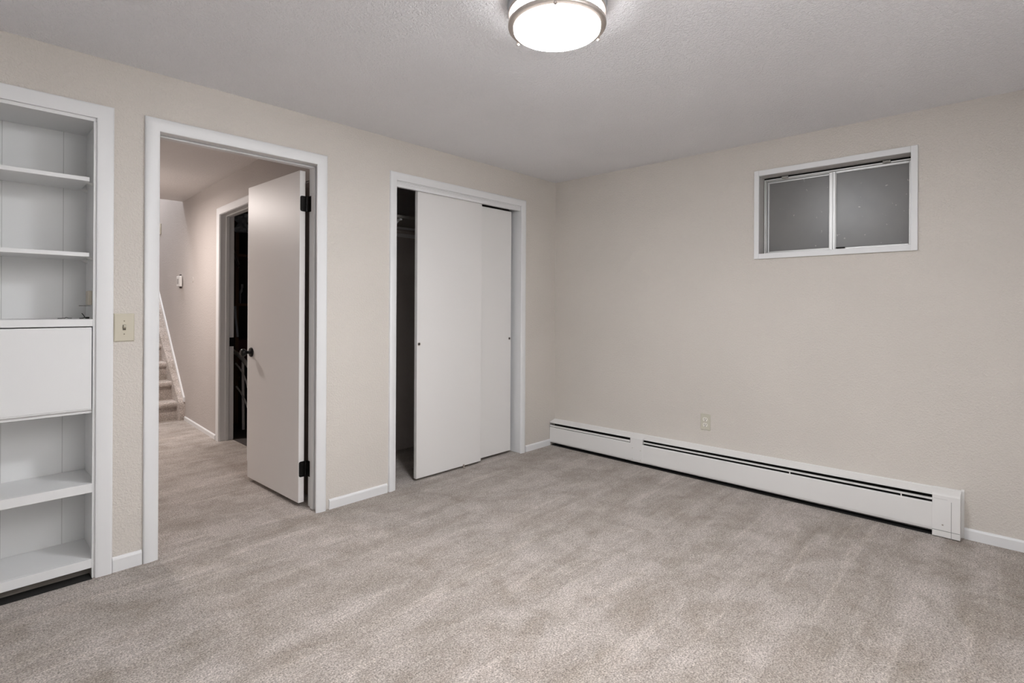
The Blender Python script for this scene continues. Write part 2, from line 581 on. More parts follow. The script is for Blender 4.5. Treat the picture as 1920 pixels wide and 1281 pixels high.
# closet interior
mb = MB()
mb.box(-1.95, 0.0, 0.80, 0.88, 0, 2.40)
mb.box(-1.95, -1.87, WT, 0.80, 0, 2.40)
tag(mb.build('wall_closet', M['closet_wall']), 'greige inner walls of the dark closet', 'wall', kind='structure')
tag(MB().box(-1.87, 0.0, WT, 0.80, 2.33, 2.40).build('ceiling_closet', M['closet_wall']), 'inner ceiling of the dark closet', 'ceiling', kind='structure')
r = thing('closet_shelf', (-1.0, 0.6, 1.885), 'white shelf with hanging rod high inside the closet', 'shelf')
MB().box(-1.868, -0.002, 0.40, 0.797, 1.885, 1.905).build('shelf_board', M['closet_board'], r, bevel=0.001)
MB().box(-1.868, -0.002, 0.779, 0.7975, 1.80, 1.884).build('cleat', M['trim'], r)
MB().tube([(-1.868, 0.50, 1.80), (-0.002, 0.50, 1.80)], 0.016, 14).build('hanging_rod', M['nickel'], r, smooth=True)
br = MB().box(-1.36, -1.34, 0.42, 0.778, 1.872, 1.8845)
br.add([(-1.355, 0.44, 1.874), (-1.345, 0.44, 1.874), (-1.345, 0.779, 1.66), (-1.355, 0.779, 1.66), (-1.355, 0.46, 1.874), (-1.345, 0.46, 1.874), (-1.345, 0.779, 1.675), (-1.355, 0.779, 1.675)],
       [(0, 1, 2, 3), (4, 7, 6, 5), (0, 4, 5, 1), (3, 2, 6, 7), (0, 3, 7, 4), (1, 5, 6, 2)])
br.build('bracket', M['trim'], r)

# ------------------------------------------------------------------ built-in bookcase
root = thing('built_in_bookcase', ROOT_CAB, 'white built-in bookcase at the left edge, drop-front desk panel in its middle', 'bookcase')
BX0, BX1, BD = -4.070, -3.2405, 0.289
mb = MB()
MB().box(BX1 - 0.0125, BX1, 0.0005, BD, 0, 2.045).build('side_panel', M['cabinet'], root, bevel=0.001)
MB().box(BX0, BX0 + 0.0125, 0.0005, BD, 0, 2.045).build('side_panel', M['cabinet'], root, bevel=0.001)
MB().box(BX0, BX1, BD, BD + 0.006, 0, 2.045).build('back_panel', M['backing'], root)
for fx in (-3.267, -4.0555):
    MB().box(fx, fx + 0.0125, -0.0005, 0.018, 0, 2.030).build('face_stile', M['cabinet'], root, bevel=0.001)
MB().box(BX0 + 0.0125, BX1 - 0.0125, 0.0, BD - 0.0005, 2.030, 2.045).build('top_panel', M['cabinet'], root, bevel=0.001)
SX0, SX1 = BX0 + 0.0125, BX1 - 0.0125
FX0, FX1 = -4.043, -3.267          # clear opening between the face stiles
for z0, z1 in ((1.7645, 1.7825), (1.4285, 1.4465)):
    sh = MB().box(SX0 + 0.025, SX1 - 0.025, 0.020, BD - 0.001, z0, z1).build('adjustable_shelf', M['cabinet'], root, bevel=0.001)
    for x, sgn in ((SX1, -1), (SX0, 1)):
        for y in (0.06, 0.25):
            MB().add([(x, y - 0.008, z0 - 0.0005), (x, y + 0.008, z0 - 0.0005), (x + sgn * 0.036, y + 0.008, z0 - 0.0005), (x + sgn * 0.036, y - 0.008, z0 - 0.0005), (x, y - 0.005, z0 - 0.016), (x, y + 0.005, z0 - 0.016)],
                     [(0, 1, 2, 3), (0, 4, 5, 1), (2, 5, 4, 3), (1, 5, 2), (0, 3, 4)]).build('shelf_clip', M['white_plastic'], sh)
MB().box(FX0, FX1, 0.0, 0.019, 1.119, 1.151).box(SX0, SX1, 0.019, BD - 0.001, 1.119, 1.151).build('desk_shelf', M['cabinet'], root, bevel=0.0012)
MB().box(FX0 + 0.003, FX1 - 0.0035, -0.001, 0.018, 0.7545, 1.1145).build('drop_front_panel', M['cabinet'], root, bevel=0.0012)
MB().box(FX0, FX1, 0.012, 0.019, 0.733, 0.7525).box(SX0, SX1, 0.019, BD - 0.001, 0.733, 0.7525).build('desk_floor', M['cabinet'], root, bevel=0.001)
mb = MB()
mb.tube([(FX0 + 0.003, 0.004, 0.751), (FX1 - 0.004, 0.004, 0.751)], 0.0035, 10)
mb.build('piano_hinge', M['cabinet'], root, smooth=True)
MB().box(FX0, FX1, 0.0, 0.019, 0.381, 0.421).box(SX0, SX1, 0.019, BD - 0.001, 0.381, 0.421).build('fixed_shelf', M['cabinet'], root, bevel=0.0012)
MB().box(FX0, FX1, 0.0, 0.019, 0.046, 0.085).box(SX0, SX1, 0.019, BD - 0.001, 0.046, 0.085).build('fixed_shelf', M['cabinet'], root, bevel=0.0012)
MB().box(SX0, SX1, 0.058, 0.072, 0.0, 0.0455).build('toe_board', M['toe'], root)
MB().box(FX0, FX1, -0.012, 0.057, 0.0, 0.003).build('bare_or_shaded_strip', M['black'], root)
CB = [(0, 0), (0, 0.010), (0.004, 0.0125), (0.012, 0.013), (0.052, 0.0165), (0.058, 0.0155), (0.061, 0.012), (0.061, 0)]
r = tag(casing(u_path(-4.0545, -3.2565, 2.045), CB, TA).build('trim_3', M['trim'], smooth=True), 'white casing around the built-in bookcase', 'trim', kind='structure')

# small cream box and things left in the bookcase
r = thing('wall_box', (SX1, 0.10, 1.245), 'cream box screwed to the right side inside the bookcase, clear disc below it', 'box')
MB().box(SX1 - 0.015, SX1, 0.120, 0.180, 1.213, 1.279).build('cover', M['cream'], r, bevel=0.002)
MB().lathe([(0.0, 0), (0.021, 0), (0.022, 0.0015), (0.021, 0.0035), (0, 0.0035)], (-3.279, 0.125, 1.2085), seg=28, caps=False).build('disc', M['frosted'], r, smooth=True)
tag(MB().tube([(-3.372, 0.14, 1.1528), (-3.360, 0.145, 1.1528), (-3.352, 0.15, 1.1535), (-3.347, 0.15, 1.153), (-3.342, 0.145, 1.1575), (-3.334, 0.145, 1.1535), (-3.322, 0.15, 1.1528)], 0.0014, 6).build('wire', M['rubber'], origin=(-3.30, 0.05, 1.152), smooth=True),
    'thin black bent wire scrap lying flat on the desk shelf', 'wire')
r = thing('cord', (-3.285, 0.06, 1.152), 'short black cord with a plug end, curling up at the right of the desk shelf', 'cord')
MB().tube([(-3.302, 0.09, 1.1532), (-3.290, 0.095, 1.1535), (-3.282, 0.10, 1.158), (-3.286, 0.10, 1.167), (-3.293, 0.098, 1.176)], 0.0019, 6).build('cable', M['rubber'], r, smooth=True)
MB().tube([(-3.284, 0.098, 1.1575), (-3.276, 0.098, 1.155)], 0.0019, 6).build('cable', M['rubber'], r, smooth=True)
MB().box(-3.280, -3.266, 0.092, 0.106, 1.1512, 1.159).build('plug', M['rubber'], r, bevel=0.002)

# ------------------------------------------------------------------ light switch
r = thing('light_switch', (-3.1535, 0, 1.111), 'ivory light switch plate between the bookcase and the doorway', 'light switch')
SXa, SXb, SZa, SZb = -3.1925, -3.1145, 1.047, 1.1755
mb = MB()
mb.loft([[(SXa, 0, SZa), (SXb, 0, SZa), (SXb, 0, SZb), (SXa, 0, SZb)], [(SXa, -0.003, SZa), (SXb, -0.003, SZa), (SXb, -0.003, SZb), (SXa, -0.003, SZb)],
         [(SXa + 0.004, -0.0065, SZa + 0.004), (SXb - 0.004, -0.0065, SZa + 0.004), (SXb - 0.004, -0.0065, SZb - 0.004), (SXa + 0.004, -0.0065, SZb - 0.004)]])
plate = mb.build('plate', M['ivory'], r)
sx_, sz_ = -3.1535, 1.111
MB().box(sx_ - 0.006, sx_ + 0.006, -0.0072, -0.006, sz_ - 0.012, sz_ + 0.012).build('toggle_slot', mat('ivory_slot', (0.10, 0.085, 0.06), 0.7), r)
mb = MB()
mb.add([(sx_ - 0.0045, -0.0068, sz_ - 0.004), (sx_ + 0.0045, -0.0068, sz_ - 0.004), (sx_ + 0.0045, -0.0068, sz_ + 0.010), (sx_ - 0.0045, -0.0068, sz_ + 0.010),
        (sx_ - 0.0038, -0.018, sz_ + 0.004), (sx_ + 0.0038, -0.018, sz_ + 0.004), (sx_ + 0.0038, -0.0165, sz_ + 0.011), (sx_ - 0.0038, -0.0165, sz_ + 0.011)],
       [(0, 1, 2, 3), (4, 7, 6, 5), (0, 4, 5, 1), (1, 5, 6, 2), (2, 6, 7, 3), (3, 7, 4, 0)])
mb.build('toggle', M['ivory'], r, bevel=0.0006)
for z in (sz_ + 0.030, sz_ - 0.030):
    MB().lathe([(0, 0), (0.003, 0), (0.0022, 0.0012), (0, 0.0012)], (sx_, -0.0064, z), (0, -1, 0), 12, False).build('screw', mat('switch_screw', (0.28, 0.24, 0.17), 0.4), r)

# ------------------------------------------------------------------ outlet on the right wall
OY, OZ = -1.3775, 0.4015
r = thing('power_outlet', (0, OY, OZ), 'ivory double power outlet above the baseboard heater', 'power outlet')
TB = lambda a, z, p: Vector((-p, a, z))
mb = MB()
w_, h_ = 0.0355, 0.0575
mb.loft([[TB(OY + sy * (w_ - i), OZ + sz2 * (h_ - i), p) for sy, sz2 in ((-1, -1), (1, -1), (1, 1), (-1, 1))] for i, p in ((0, 0), (0, 0.003), (0.004, 0.0065))])
mb.build('plate', mat('pale_ivory_plastic', (0.60, 0.57, 0.475), 0.4), r)
for dz in (0.0195, -0.0195):
    mb = MB()
    pts = []
    for k in range(28):
        a = 2 * math.pi * k / 28
        pts.append((0.0172 * math.cos(a), max(-0.0135, min(0.0135, 0.0172 * math.sin(a)))))
    mb.loft([[TB(OY + a, OZ + dz + z, p) for a, z in pts] for p in (0.005, 0.0082)])
    rec = mb.build('receptacle', mat('cream_receptacle', (0.84, 0.81, 0.74), 0.35), r)
    mb = MB()
    mb.box(-0.0088, -0.0078, OY - 0.0080, OY - 0.0052, OZ + dz - 0.003, OZ + dz + 0.0085)
    mb.box(-0.0088, -0.0078, OY + 0.0052, OY + 0.0080, OZ + dz - 0.002, OZ + dz + 0.0075)
    mb.lathe([(0, 0), (0.0034, 0), (0.0034, 0.0006), (0, 0.0006)], (-0.0082, OY, OZ + dz - 0.0085), (-1, 0, 0), 12, False)
    mb.build('slots', M['black'], rec)
MB().lathe([(0, 0), (0.0028, 0), (0.002, 0.0012), (0, 0.0012)], (-0.0064, OY, OZ), (-1, 0, 0), 12, False).build('screw', M['nickel'], r)

# ------------------------------------------------------------------ window
root = thing('window_1', (0, -2.143, 1.576), 'small high horizontal sliding window with dark obscure glass', 'window', kind='structure')
ty0, ty1, tz0, tz1 = -2.581, -1.7065, 1.5415, 2.1285
mb = MB().box(-0.014, 0.0, ty0, WY0, tz0, tz1)
mb.build('casing_board', M['trim'], root, bevel=0.002)
MB().box(-0.014, 0.0, WY1, ty1, tz0, tz1).build('casing_board', M['trim'], root, bevel=0.002)
MB().box(-0.0135, 0.0, WY0, WY1, tz0, WZ0).build('casing_board', M['trim'], root, bevel=0.002)
MB().box(-0.0135, 0.0, WY0, WY1, WZ1, tz1).build('casing_board', M['trim'], root, bevel=0.002)
mb = MB()
mb.box(0.0, 0.16, WY0 - 0.004, WY0 + 0.0005, WZ0, WZ1)
mb.box(0.0, 0.16, WY1 - 0.0005, WY1 + 0.004, WZ0, WZ1)
mb.box(0.0, 0.16, WY0, WY1, WZ1 - 0.0005, WZ1 + 0.004)
mb.box(0.0, 0.16, WY0, WY1, WZ0 - 0.004, WZ0 + 0.0005)
mb.build('reveal', mat('reveal_paint', (0.62, 0.60, 0.585), 0.5), root)
XF = 0.080
ay0, ay1, az0, az1 = WY0 + 0.0006, WY1 - 0.0045, WZ0 + 0.0006, WZ1 - 0.013


def rect_frame(mb, x0, x1, y0, y1, z0, z1, t, tb=None, tr=None, tl=None):
    tb = tb or t
    mb.box(x0, x1, y0, y0 + (tr or t), z0, z1)
    mb.box(x0, x1, y1 - (tl or t), y1, z0, z1)
    mb.box(x0, x1, y0 + (tr or t), y1 - (tl or t), z1 - t, z1)
    mb.box(x0, x1, y0 + (tr or t), y1 - (tl or t), z0, z0 + tb)


mb = MB()
rect_frame(mb, XF, XF + 0.045, ay0, ay1, az0, az1, 0.008)
rect_frame(mb, XF + 0.010, XF + 0.014, ay0 + 0.008, ay1 - 0.008, az0 + 0.008, az1 - 0.008, 0.006)
mb.build('outer_frame', M['alum'], root, bevel=0.001)
mb = MB()
mb.box(XF + 0.012, XF + 0.02, WY0 + 0.0006, WY1 - 0.0006, az1 + 0.0002, WZ1 - 0.0006)
mb.box(XF + 0.012, XF + 0.02, ay1 + 0.0002, WY1 - 0.0006, az0, az1)
mb.build('frame_gap', M['black'], root)
my = -2.152
mb = MB()
rect_frame(mb, XF + 0.026, XF + 0.038, my - 0.02, ay1 - 0.012, az0 + 0.010, az1 - 0.012, 0.012)
s1 = mb.build('sash', M['alum'], root, bevel=0.001)
MB().box(XF + 0.031, XF + 0.034, my - 0.010, ay1 - 0.022, az0 + 0.02, az1 - 0.022).build('pane', M['glass'], s1)
mb = MB()
rect_frame(mb, XF + 0.002, XF + 0.018, ay0 + 0.004, my + 0.026, az0 + 0.006, az1 - 0.010, 0.014, 0.010, 0.014, 0.040)
mb.box(XF - 0.004, XF + 0.004, my - 0.010, my + 0.001, az0 + 0.006, az1 - 0.012)
mb.box(XF - 0.002, XF + 0.004, my + 0.006, my + 0.022, az0 + 0.006, az1 - 0.012)
s2 = mb.build('sash', M['alum'], root, bevel=0.0012)
MB().box(XF + 0.008, XF + 0.011, ay0 + 0.016, my - 0.012, az0 + 0.014, az1 - 0.022).build('pane', M['glass'], s2)
MB().box(XF - 0.014, XF + 0.004, my - 0.062, my - 0.016, az0 + 0.012, az0 + 0.018).build('latch', M['black'], root, bevel=0.001)
for y in (-1.872, -2.425):
    mb = MB()
    mb.box(XF - 0.012, XF - 0.0005, y - 0.020, y + 0.020, az1 - 0.010, az1 + 0.008)
    mb.box(XF - 0.018, XF - 0.006, y - 0.012, y + 0.012, az1 - 0.007, az1 + 0.005)
    mb.build('clip', M['grey_metal'], root, bevel=0.004)
# window well outside
mb = MB()
wp = [(0.2, -1.45), (0.45, -1.52), (0.68, -1.75), (0.76, -2.143), (0.68, -2.53), (0.45, -2.76), (0.2, -2.83)]
wq = [(0.2, -1.42), (0.47, -1.49), (0.71, -1.73), (0.79, -2.143), (0.71, -2.55), (0.47, -2.79), (0.2, -2.86)]
ring = [Vector((x, y, 0)) for x, y in wp] + [Vector((x, y, 0)) for x, y in reversed(wq)]
mb.loft([[p + Vector((0, 0, z)) for p in ring] for z in (1.30, 2.6)])
mb.box(0.2, 0.80, -2.86, -1.42, 1.22, 1.30)
tag(mb.build('window_well', M['well'], origin=(0.5, -2.14, 1.3)), 'dark metal window well outside the small window', 'window well', kind='structure')

# ------------------------------------------------------------------ baseboard heater
HY1 = -2.768
root = thing('baseboard_heater', (-0.035, -1.385, 0), 'long white hydronic baseboard heater along the right wall', 'heater')
SL = lambda y, z: z * (1 + 0.042 * -y)


def run(name, prof, y0, y1, m, parent=root, bev=0.0, lift=0.0):
    mb = MB()
    mb.loft([[Vector((x, y, SL(y, z) + lift)) for x, z in prof] for y in (y0, y1)])
    return mb.build(name, m, parent, bevel=bev)


run('back_plate', [(0, 0.004), (-0.004, 0.004), (-0.004, 0.219), (0, 0.222)], -0.002, HY1, M['heater'])
run('hood', [(0, 0.2225), (-0.010, 0.2225), (-0.014, 0.218), (-0.022, 0.2165), (-0.060, 0.2065), (-0.0675, 0.203), (-0.0685, 0.196), (-0.0665, 0.196), (-0.062, 0.2015), (-0.020, 0.2125), (0, 0.2165)], -0.004, HY1 + 0.02, M['heater'])
PANEL = [(-0.0665, 0.160), (-0.0705, 0.1585), (-0.0725, 0.152), (-0.0725, 0.040), (-0.069, 0.028), (-0.060, 0.023), (-0.058, 0.026), (-0.066, 0.032), (-0.0705, 0.042), (-0.0705, 0.150), (-0.069, 0.156), (-0.0655, 0.157)]
run('front_panel', PANEL, -0.004, -0.862, M['heater'])
run('front_panel', PANEL, -0.863, HY1 + 0.02, M['heater'])
run('damper', [(-0.0690, 0.1785), (-0.0705, 0.178), (-0.0705, 0.1645), (-0.0690, 0.164), (-0.068, 0.170)], -0.006, -0.806, M['heater'])
run('damper', [(-0.0560, 0.1795), (-0.0690, 0.1795), (-0.0705, 0.178), (-0.0705, 0.172), (-0.0690, 0.1712), (-0.056, 0.178)], -0.925, -2.655, M['heater'])
run('heating_fins', [(-0.012, 0.055), (-0.054, 0.055), (-0.054, 0.150), (-0.012, 0.150)], -0.02, HY1 + 0.06, M['fin'])
run('cavity_shade', [(-0.0045, 0.006), (-0.006, 0.006), (-0.006, 0.208), (-0.055, 0.196), (-0.055, 0.1985), (-0.0045, 0.2125)], -0.005, HY1 + 0.02, M['black'])  # black sheet stands in for the shade inside the slot
run('bare_or_shaded_strip', [(-0.0045, 0.0005), (-0.0640, 0.0005), (-0.0640, 0.003), (-0.0045, 0.003)], -0.012, -2.66, M['black'])  # black strip painted for the shaded carpet under the heater
COVER = [(0, 0.2235), (-0.010, 0.2235), (-0.014, 0.2192), (-0.022, 0.2177), (-0.060, 0.2078), (-0.0690, 0.2045), (-0.0742, 0.1985), (-0.0742, 0.040), (-0.070, 0.026), (-0.060, 0.021), (-0.052, 0.021), (-0.052, 0.19), (0, 0.205)]
run('joint_cover', COVER, -0.812, -0.918, M['heater'])
for (y, z) in ((-0.83, 0.125), (-0.90, 0.115), (-0.83, 0.045), (-0.90, 0.045)):
    MB().lathe([(0, 0), (0.003, 0), (0.002, 0.0012), (0, 0.0012)], (-0.0742, y, SL(y, z)), (-1, 0, 0), 10, False).build('screw', M['nickel'], root)
for y in (-1.95, -2.52):
    MB().box(-0.0700, -0.066, y - 0.003, y + 0.003, SL(y, 0.158), SL(y, 0.174)).build('damper_tab', M['heater'], root)
ec = run('end_cap', [(0, 0.2245), (-0.010, 0.2245), (-0.014, 0.2202), (-0.022, 0.2187), (-0.060, 0.2088), (-0.0690, 0.2055), (-0.0750, 0.1995), (-0.0765, 0.004), (-0.0700, 0.002), (0, 0.002)], -2.656, HY1 - 0.004, M['heater'], bev=0.0012)
gm = mat('panel_seam', (0.22, 0.22, 0.215), 0.7)
MB().box(-0.0773, -0.0745, -2.7365, -2.7350, 0.006, 0.196).build('seam', gm, ec)
MB().box(-0.0775, -0.0745, -2.771, -2.656, 0.0365, 0.0385).build('seam', gm, ec)
MB().box(-0.0760, -0.0745, -2.720, -2.664, 0.2035, 0.2047).build('seam', mat('faint_seam', (0.5, 0.49, 0.48), 0.7), ec)
MB().lathe([(0, 0), (0.004, 0), (0.003, 0.0014), (0, 0.0014)], (-0.0765, -2.700, 0.068), (-1, 0, 0), 12, False).build('screw', M['nickel'], ec)
mb = MB()
mb.loft([[Vector((x, y, z)) for x, z in ((0, 0.256), (-0.006, 0.256), (-0.012, 0.248), (-0.012, 0.002), (0, 0.002))] for y in (HY1 - 0.004, HY1 - 0.016)])
mb.build('end_plate', M['heater'], ec)

# ------------------------------------------------------------------ ceiling lamp
LC = Vector((-2.188, -1.760, H))
root = thing('ceiling_light', LC, 'round flush ceiling light with two brushed nickel rings, switched on', 'ceiling light')


def zl(z):
    return z - H


MB().lathe([(0, 0), (0.181, 0), (0.181, -0.010), (0.176, -0.014), (0.176, -0.034), (0, -0.034)], LC, seg=96, caps=False).build('ceiling_pan', M['pan'], root, smooth=True)
MB().lathe([(0.1560 * k / 14, -0.1005 - 0.040 * (1 - (k / 14) ** 2)) for k in range(14, -1, -1)], LC, seg=96, caps=False).build('diffuser', M['opal'], root, smooth=True)
MB().lathe([(0.0, -0.0345), (0.1580, -0.0345), (0.1580, -0.078)], LC, seg=96, caps=False).build('side_band', M['opal_side'], root, smooth=True)
MB().lathe([(0.1580, -0.078), (0.1580, -0.0985), (0.1560, -0.1005)], LC, seg=96, caps=False).build('diffuser_rim', M['opal_rim'], root, smooth=True)
for za, zb, nm in ((-0.034, -0.046, 'ring'), (-0.076, -0.0895, 'ring')):
    mb = MB()
    prof = [(0.1590, za), (0.176, za), (0.1775, za - 0.002), (0.1775, zb + 0.002), (0.176, zb), (0.1590, zb)]
    n = len(prof)
    rings = []
    for i in range(97):
        a = 2 * math.pi * i / 96
        rings.append([LC + Vector((r_ * math.cos(a), r_ * math.sin(a), h_)) for r_, h_ in prof])
    mb.loft(rings, True, False)
    mb.build(nm, M['nickel'], root, smooth=True)
for an in (97, -25, -143):
    a = math.radians(an)
    p = LC + Vector((0.174 * math.cos(a), 0.174 * math.sin(a), 0))
    MB().lathe([(0.003, -0.036), (0.003, -0.092)], p, seg=10).build('post', M['nickel'], root)
    MB().lathe([(0.0, -0.089), (0.0045, -0.089), (0.0045, -0.093), (0.0065, -0.096), (0.0065, -0.100), (0.003, -0.103), (0.0, -0.1035)], p, seg=16, caps=False).build('finial', M['nickel'], root, smooth=True)

# ------------------------------------------------------------------ hallway
WO = Vector((-2.0, 3.4, 0))
ws = Vector((-0.045, -1, 0)).normalized()          # along the hall wall towards the room
wn = Vector((-1, 0.045, 0)).normalized()           # out of the wall into the hallway
TC = lambda s, n, z: WO + ws * s + wn * n + Vector((0, 0, z))
SY = lambda y: (3.4 - y) / 0.999                     # s for a given y
S_ROOM = SY(0.1405)
O0, O1, OT = SY(2.172), SY(1.41), 2.022            # store room opening
B0, B1, BT = SY(0.62), SY(0.205), 2.013            # brown cupboard opening
mb = MB()
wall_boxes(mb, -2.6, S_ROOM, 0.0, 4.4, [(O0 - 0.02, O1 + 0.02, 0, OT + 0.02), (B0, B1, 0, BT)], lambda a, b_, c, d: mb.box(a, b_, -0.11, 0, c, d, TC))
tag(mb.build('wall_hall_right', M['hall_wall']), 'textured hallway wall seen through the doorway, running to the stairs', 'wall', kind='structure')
mb = MB()
mb.box(-5.0, -4.9, WT, 3.6, 0, 2.4)
tag(mb.build('wall_hall_left', M['hall_wall']), 'hallway wall on the far left, hidden from view', 'wall', kind='structure')
mb = MB()
mb.box(-5.0, -2.96, 3.46, 3.56, 0, 4.4)
tag(mb.build('wall_hall_end', M['hall_wall']), 'hallway end wall beside the stairs', 'wall', kind='structure')
mb = MB()
mb.box(-3.06, -2.96, 3.56, 6.1, 0, 4.4)
mb.box(-3.06, -1.7, 6.0, 6.1, 0, 4.4)
tag(mb.build('wall_stairwell', M['hall_wall']), 'stairwell walls above the carpeted stairs', 'wall', kind='structure')
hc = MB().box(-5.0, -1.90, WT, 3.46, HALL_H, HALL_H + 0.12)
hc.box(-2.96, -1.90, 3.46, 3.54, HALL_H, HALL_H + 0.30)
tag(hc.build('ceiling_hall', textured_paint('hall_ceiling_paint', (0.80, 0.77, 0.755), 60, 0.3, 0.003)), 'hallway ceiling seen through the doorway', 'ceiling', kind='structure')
tag(MB().box(-3.06, -1.7, 3.46, 6.1, 4.4, 4.5).build('ceiling_stairwell', M['ceiling']), 'high ceiling above the stairs', 'ceiling', kind='structure')

a, b_ = TC(SY(3.385), 0, 0), TC(SY(2.265), 0, 0)
baseboard('baseboard_hall', (a.x, a.y), (b_.x, b_.y), (wn.x, wn.y), 'white baseboard along the hallway wall from stairs to store room', 0.72)

# store room doorway in the hall wall
root = thing('trim_4', TC((O0 + O1) / 2, 0, 0), 'white casing and jamb around the dark store room doorway', 'door frame', kind='structure')
TCC = lambda a, z, p: TC(a, p, z)
casing(u_path(O0 - 0.004, O1 + 0.004, OT + 0.003), RANCH, TCC).build('casing', M['trim'], root, smooth=True)
mb = MB()
mb.box(O0 - 0.02, O0, -0.115, 0.001, 0, OT + 0.02, TC)
mb.box(O1, O1 + 0.02, -0.115, 0.001, 0, OT + 0.02, TC)
mb.box(O0, O1, -0.115, 0.001, OT, OT + 0.02, TC)
mb.build('jamb', M['trim'], root, bevel=0.001)
mb = MB()
mb.box(O0, O0 + 0.011, -0.075, -0.045, 0, OT, TC)
mb.box(O1 - 0.011, O1, -0.075, -0.045, 0, OT, TC)
mb.box(O0 + 0.011, O1 - 0.011, -0.075, -0.045, OT - 0.011, OT, TC)
mb.build('door_stop', M['trim'], root, bevel=0.002)
mb = MB().box(O0 - 0.0005, O0 + 0.002, -0.115, -0.080, 0.845, 0.925, TC)
mb.build('strike_plate', M['dark_metal'], root)

# brown door glimpsed in the gap behind the hinges
MBd = MB().box(B0 + 0.003, B1 - 0.003, -0.036, -0.004, 0.01, BT - 0.003, TC)
tag(MBd.build('door_4', M['brown']), 'dark brown door showing in the gap behind the black hinges', 'door', kind='structure')

# store room
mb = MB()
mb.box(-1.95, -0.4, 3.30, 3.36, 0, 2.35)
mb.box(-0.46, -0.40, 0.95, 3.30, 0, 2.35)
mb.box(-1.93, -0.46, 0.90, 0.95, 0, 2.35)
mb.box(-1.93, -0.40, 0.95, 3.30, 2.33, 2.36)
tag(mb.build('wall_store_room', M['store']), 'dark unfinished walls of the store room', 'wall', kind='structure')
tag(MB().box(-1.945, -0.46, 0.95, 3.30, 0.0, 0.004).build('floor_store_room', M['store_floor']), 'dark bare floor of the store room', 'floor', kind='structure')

# store room contents, all in shadow
r = thing('store_shelf', (-1.40, 3.0, 0), 'brown wooden rack standing in the dark store room', 'shelf rack')
for z in (0.45, 1.21, 1.72):
    MB().box(-1.677, -0.9, 2.80, 3.28, z, z + 0.025).build('shelf', M['board'], r)
for x in (-1.712, -0.9):
    for y in (2.80, 3.25):
        MB().box(x, x + 0.035, y, y + 0.035, 0, 2.1).build('post', M['board'], r)
frame = thing('tube_frame', (-1.75, 2.45, 0.0), 'white metal tube frame with curved top leaning in the store room', 'metal frame')
# curved top rail, upright and lower curved braces
MB().tube([(-1.742, 2.90, 0.775), (-1.744, 2.74, 0.752), (-1.746, 2.60, 0.725), (-1.75, 2.47, 0.690), (-1.75, 2.34, 0.640), (-1.75, 2.24, 0.590), (-1.75, 2.15, 0.53)], 0.020, 12).build('top_rail', M['steel'], frame, smooth=True)
MB().tube([(-1.752, 2.470, 0.67), (-1.752, 2.458, 0.3), (-1.752, 2.447, 0.012)], 0.013, 12).build('upright', M['steel'], frame, smooth=True)
MB().tube([(-1.765, 2.62, 0.640), (-1.765, 2.54, 0.612), (-1.762, 2.45, 0.565), (-1.76, 2.36, 0.49), (-1.76, 2.29, 0.40), (-1.76, 2.24, 0.30)], 0.0085, 10).build('brace', M['steel'], frame, smooth=True)
MB().tube([(-1.765, 2.60, 0.415), (-1.762, 2.50, 0.372), (-1.76, 2.40, 0.31), (-1.76, 2.31, 0.24), (-1.76, 2.24, 0.16)], 0.0085, 10).build('brace', M['steel'], frame, smooth=True)
MB().tube([(-1.752, 2.15, 0.54), (-1.752, 2.14, 0.3), (-1.752, 2.13, 0.012)], 0.013, 12).build('upright', M['steel'], frame, smooth=True)
# dark folded bag
mb = MB()
rings = []
for k, (z, sc) in enumerate(((0.004, 0.85), (0.06, 1.0), (0.25, 0.95), (0.45, 0.85), (0.58, 0.6), (0.63, 0.25))):
    rings.append([(-1.66 + 0.055 * sc * math.cos(t) + 0.012 * math.sin(3 * t + k), 2.62 + 0.13 * sc * math.sin(t) + 0.015 * math.cos(4 * t + 2 * k), z) for t in [2 * math.pi * i / 20 for i in range(20)]])
mb.loft(rings)
tag(mb.build('cloth_bag', M['navy'], origin=(-1.66, 2.62, 0.004), smooth=True), 'dark navy cloth bag slumped on the store room floor', 'bag')
r = thing('carton', (-1.60, 2.86, 1.0), 'dark red carton with pale label, on the store room rack', 'carton')
ORIG[r] = Vector((-1.60, 2.86, 0.475))
r.location = (-1.60, 2.86, 0.475)
MB().box(-1.665, -1.46, 2.845, 3.05, 0.476, 0.86).build('carton_body', M['carton'], r, bevel=0.003)
MB().box(-1.6665, -1.665, 2.85, 2.94, 0.79, 0.835).build('label', M['plastic_wrap'], r)
tag(MB().tube([(-1.735, 2.735, 1.205), (-1.742, 2.70, 1.10), (-1.742, 2.66, 0.98), (-1.742, 2.64, 0.90)], 0.012, 8).build('strap', M['plastic_wrap'], origin=(-1.735, 2.73, 1.2), smooth=True), 'pale grey strap hanging from the middle shelf of the store room rack', 'strap')
mb = MB()
rings = []
for k in range(7):
    z = 1.95 + 0.03 * k
    rings.append([(-1.70 + (0.05 + 0.02 * math.sin(k * 1.7)) * math.cos(t) * (1 + 0.3 * math.cos(5 * t + k)), 2.66 + 0.07 * math.sin(t) * (1 + 0.25 * math.sin(4 * t + 2 * k)), z) for t in [2 * math.pi * i / 24 for i in range(24)]])
mb.loft(rings)
mb.tube([(-1.70, 2.66, 2.12), (-1.70, 2.66, 2.3295)], 0.004, 6)
tag(mb.build('plastic_bundle', M['plastic_wrap'], origin=(-1.70, 2.66, 2.33), smooth=False), 'crumpled grey plastic hanging from the store room ceiling', 'plastic bag')
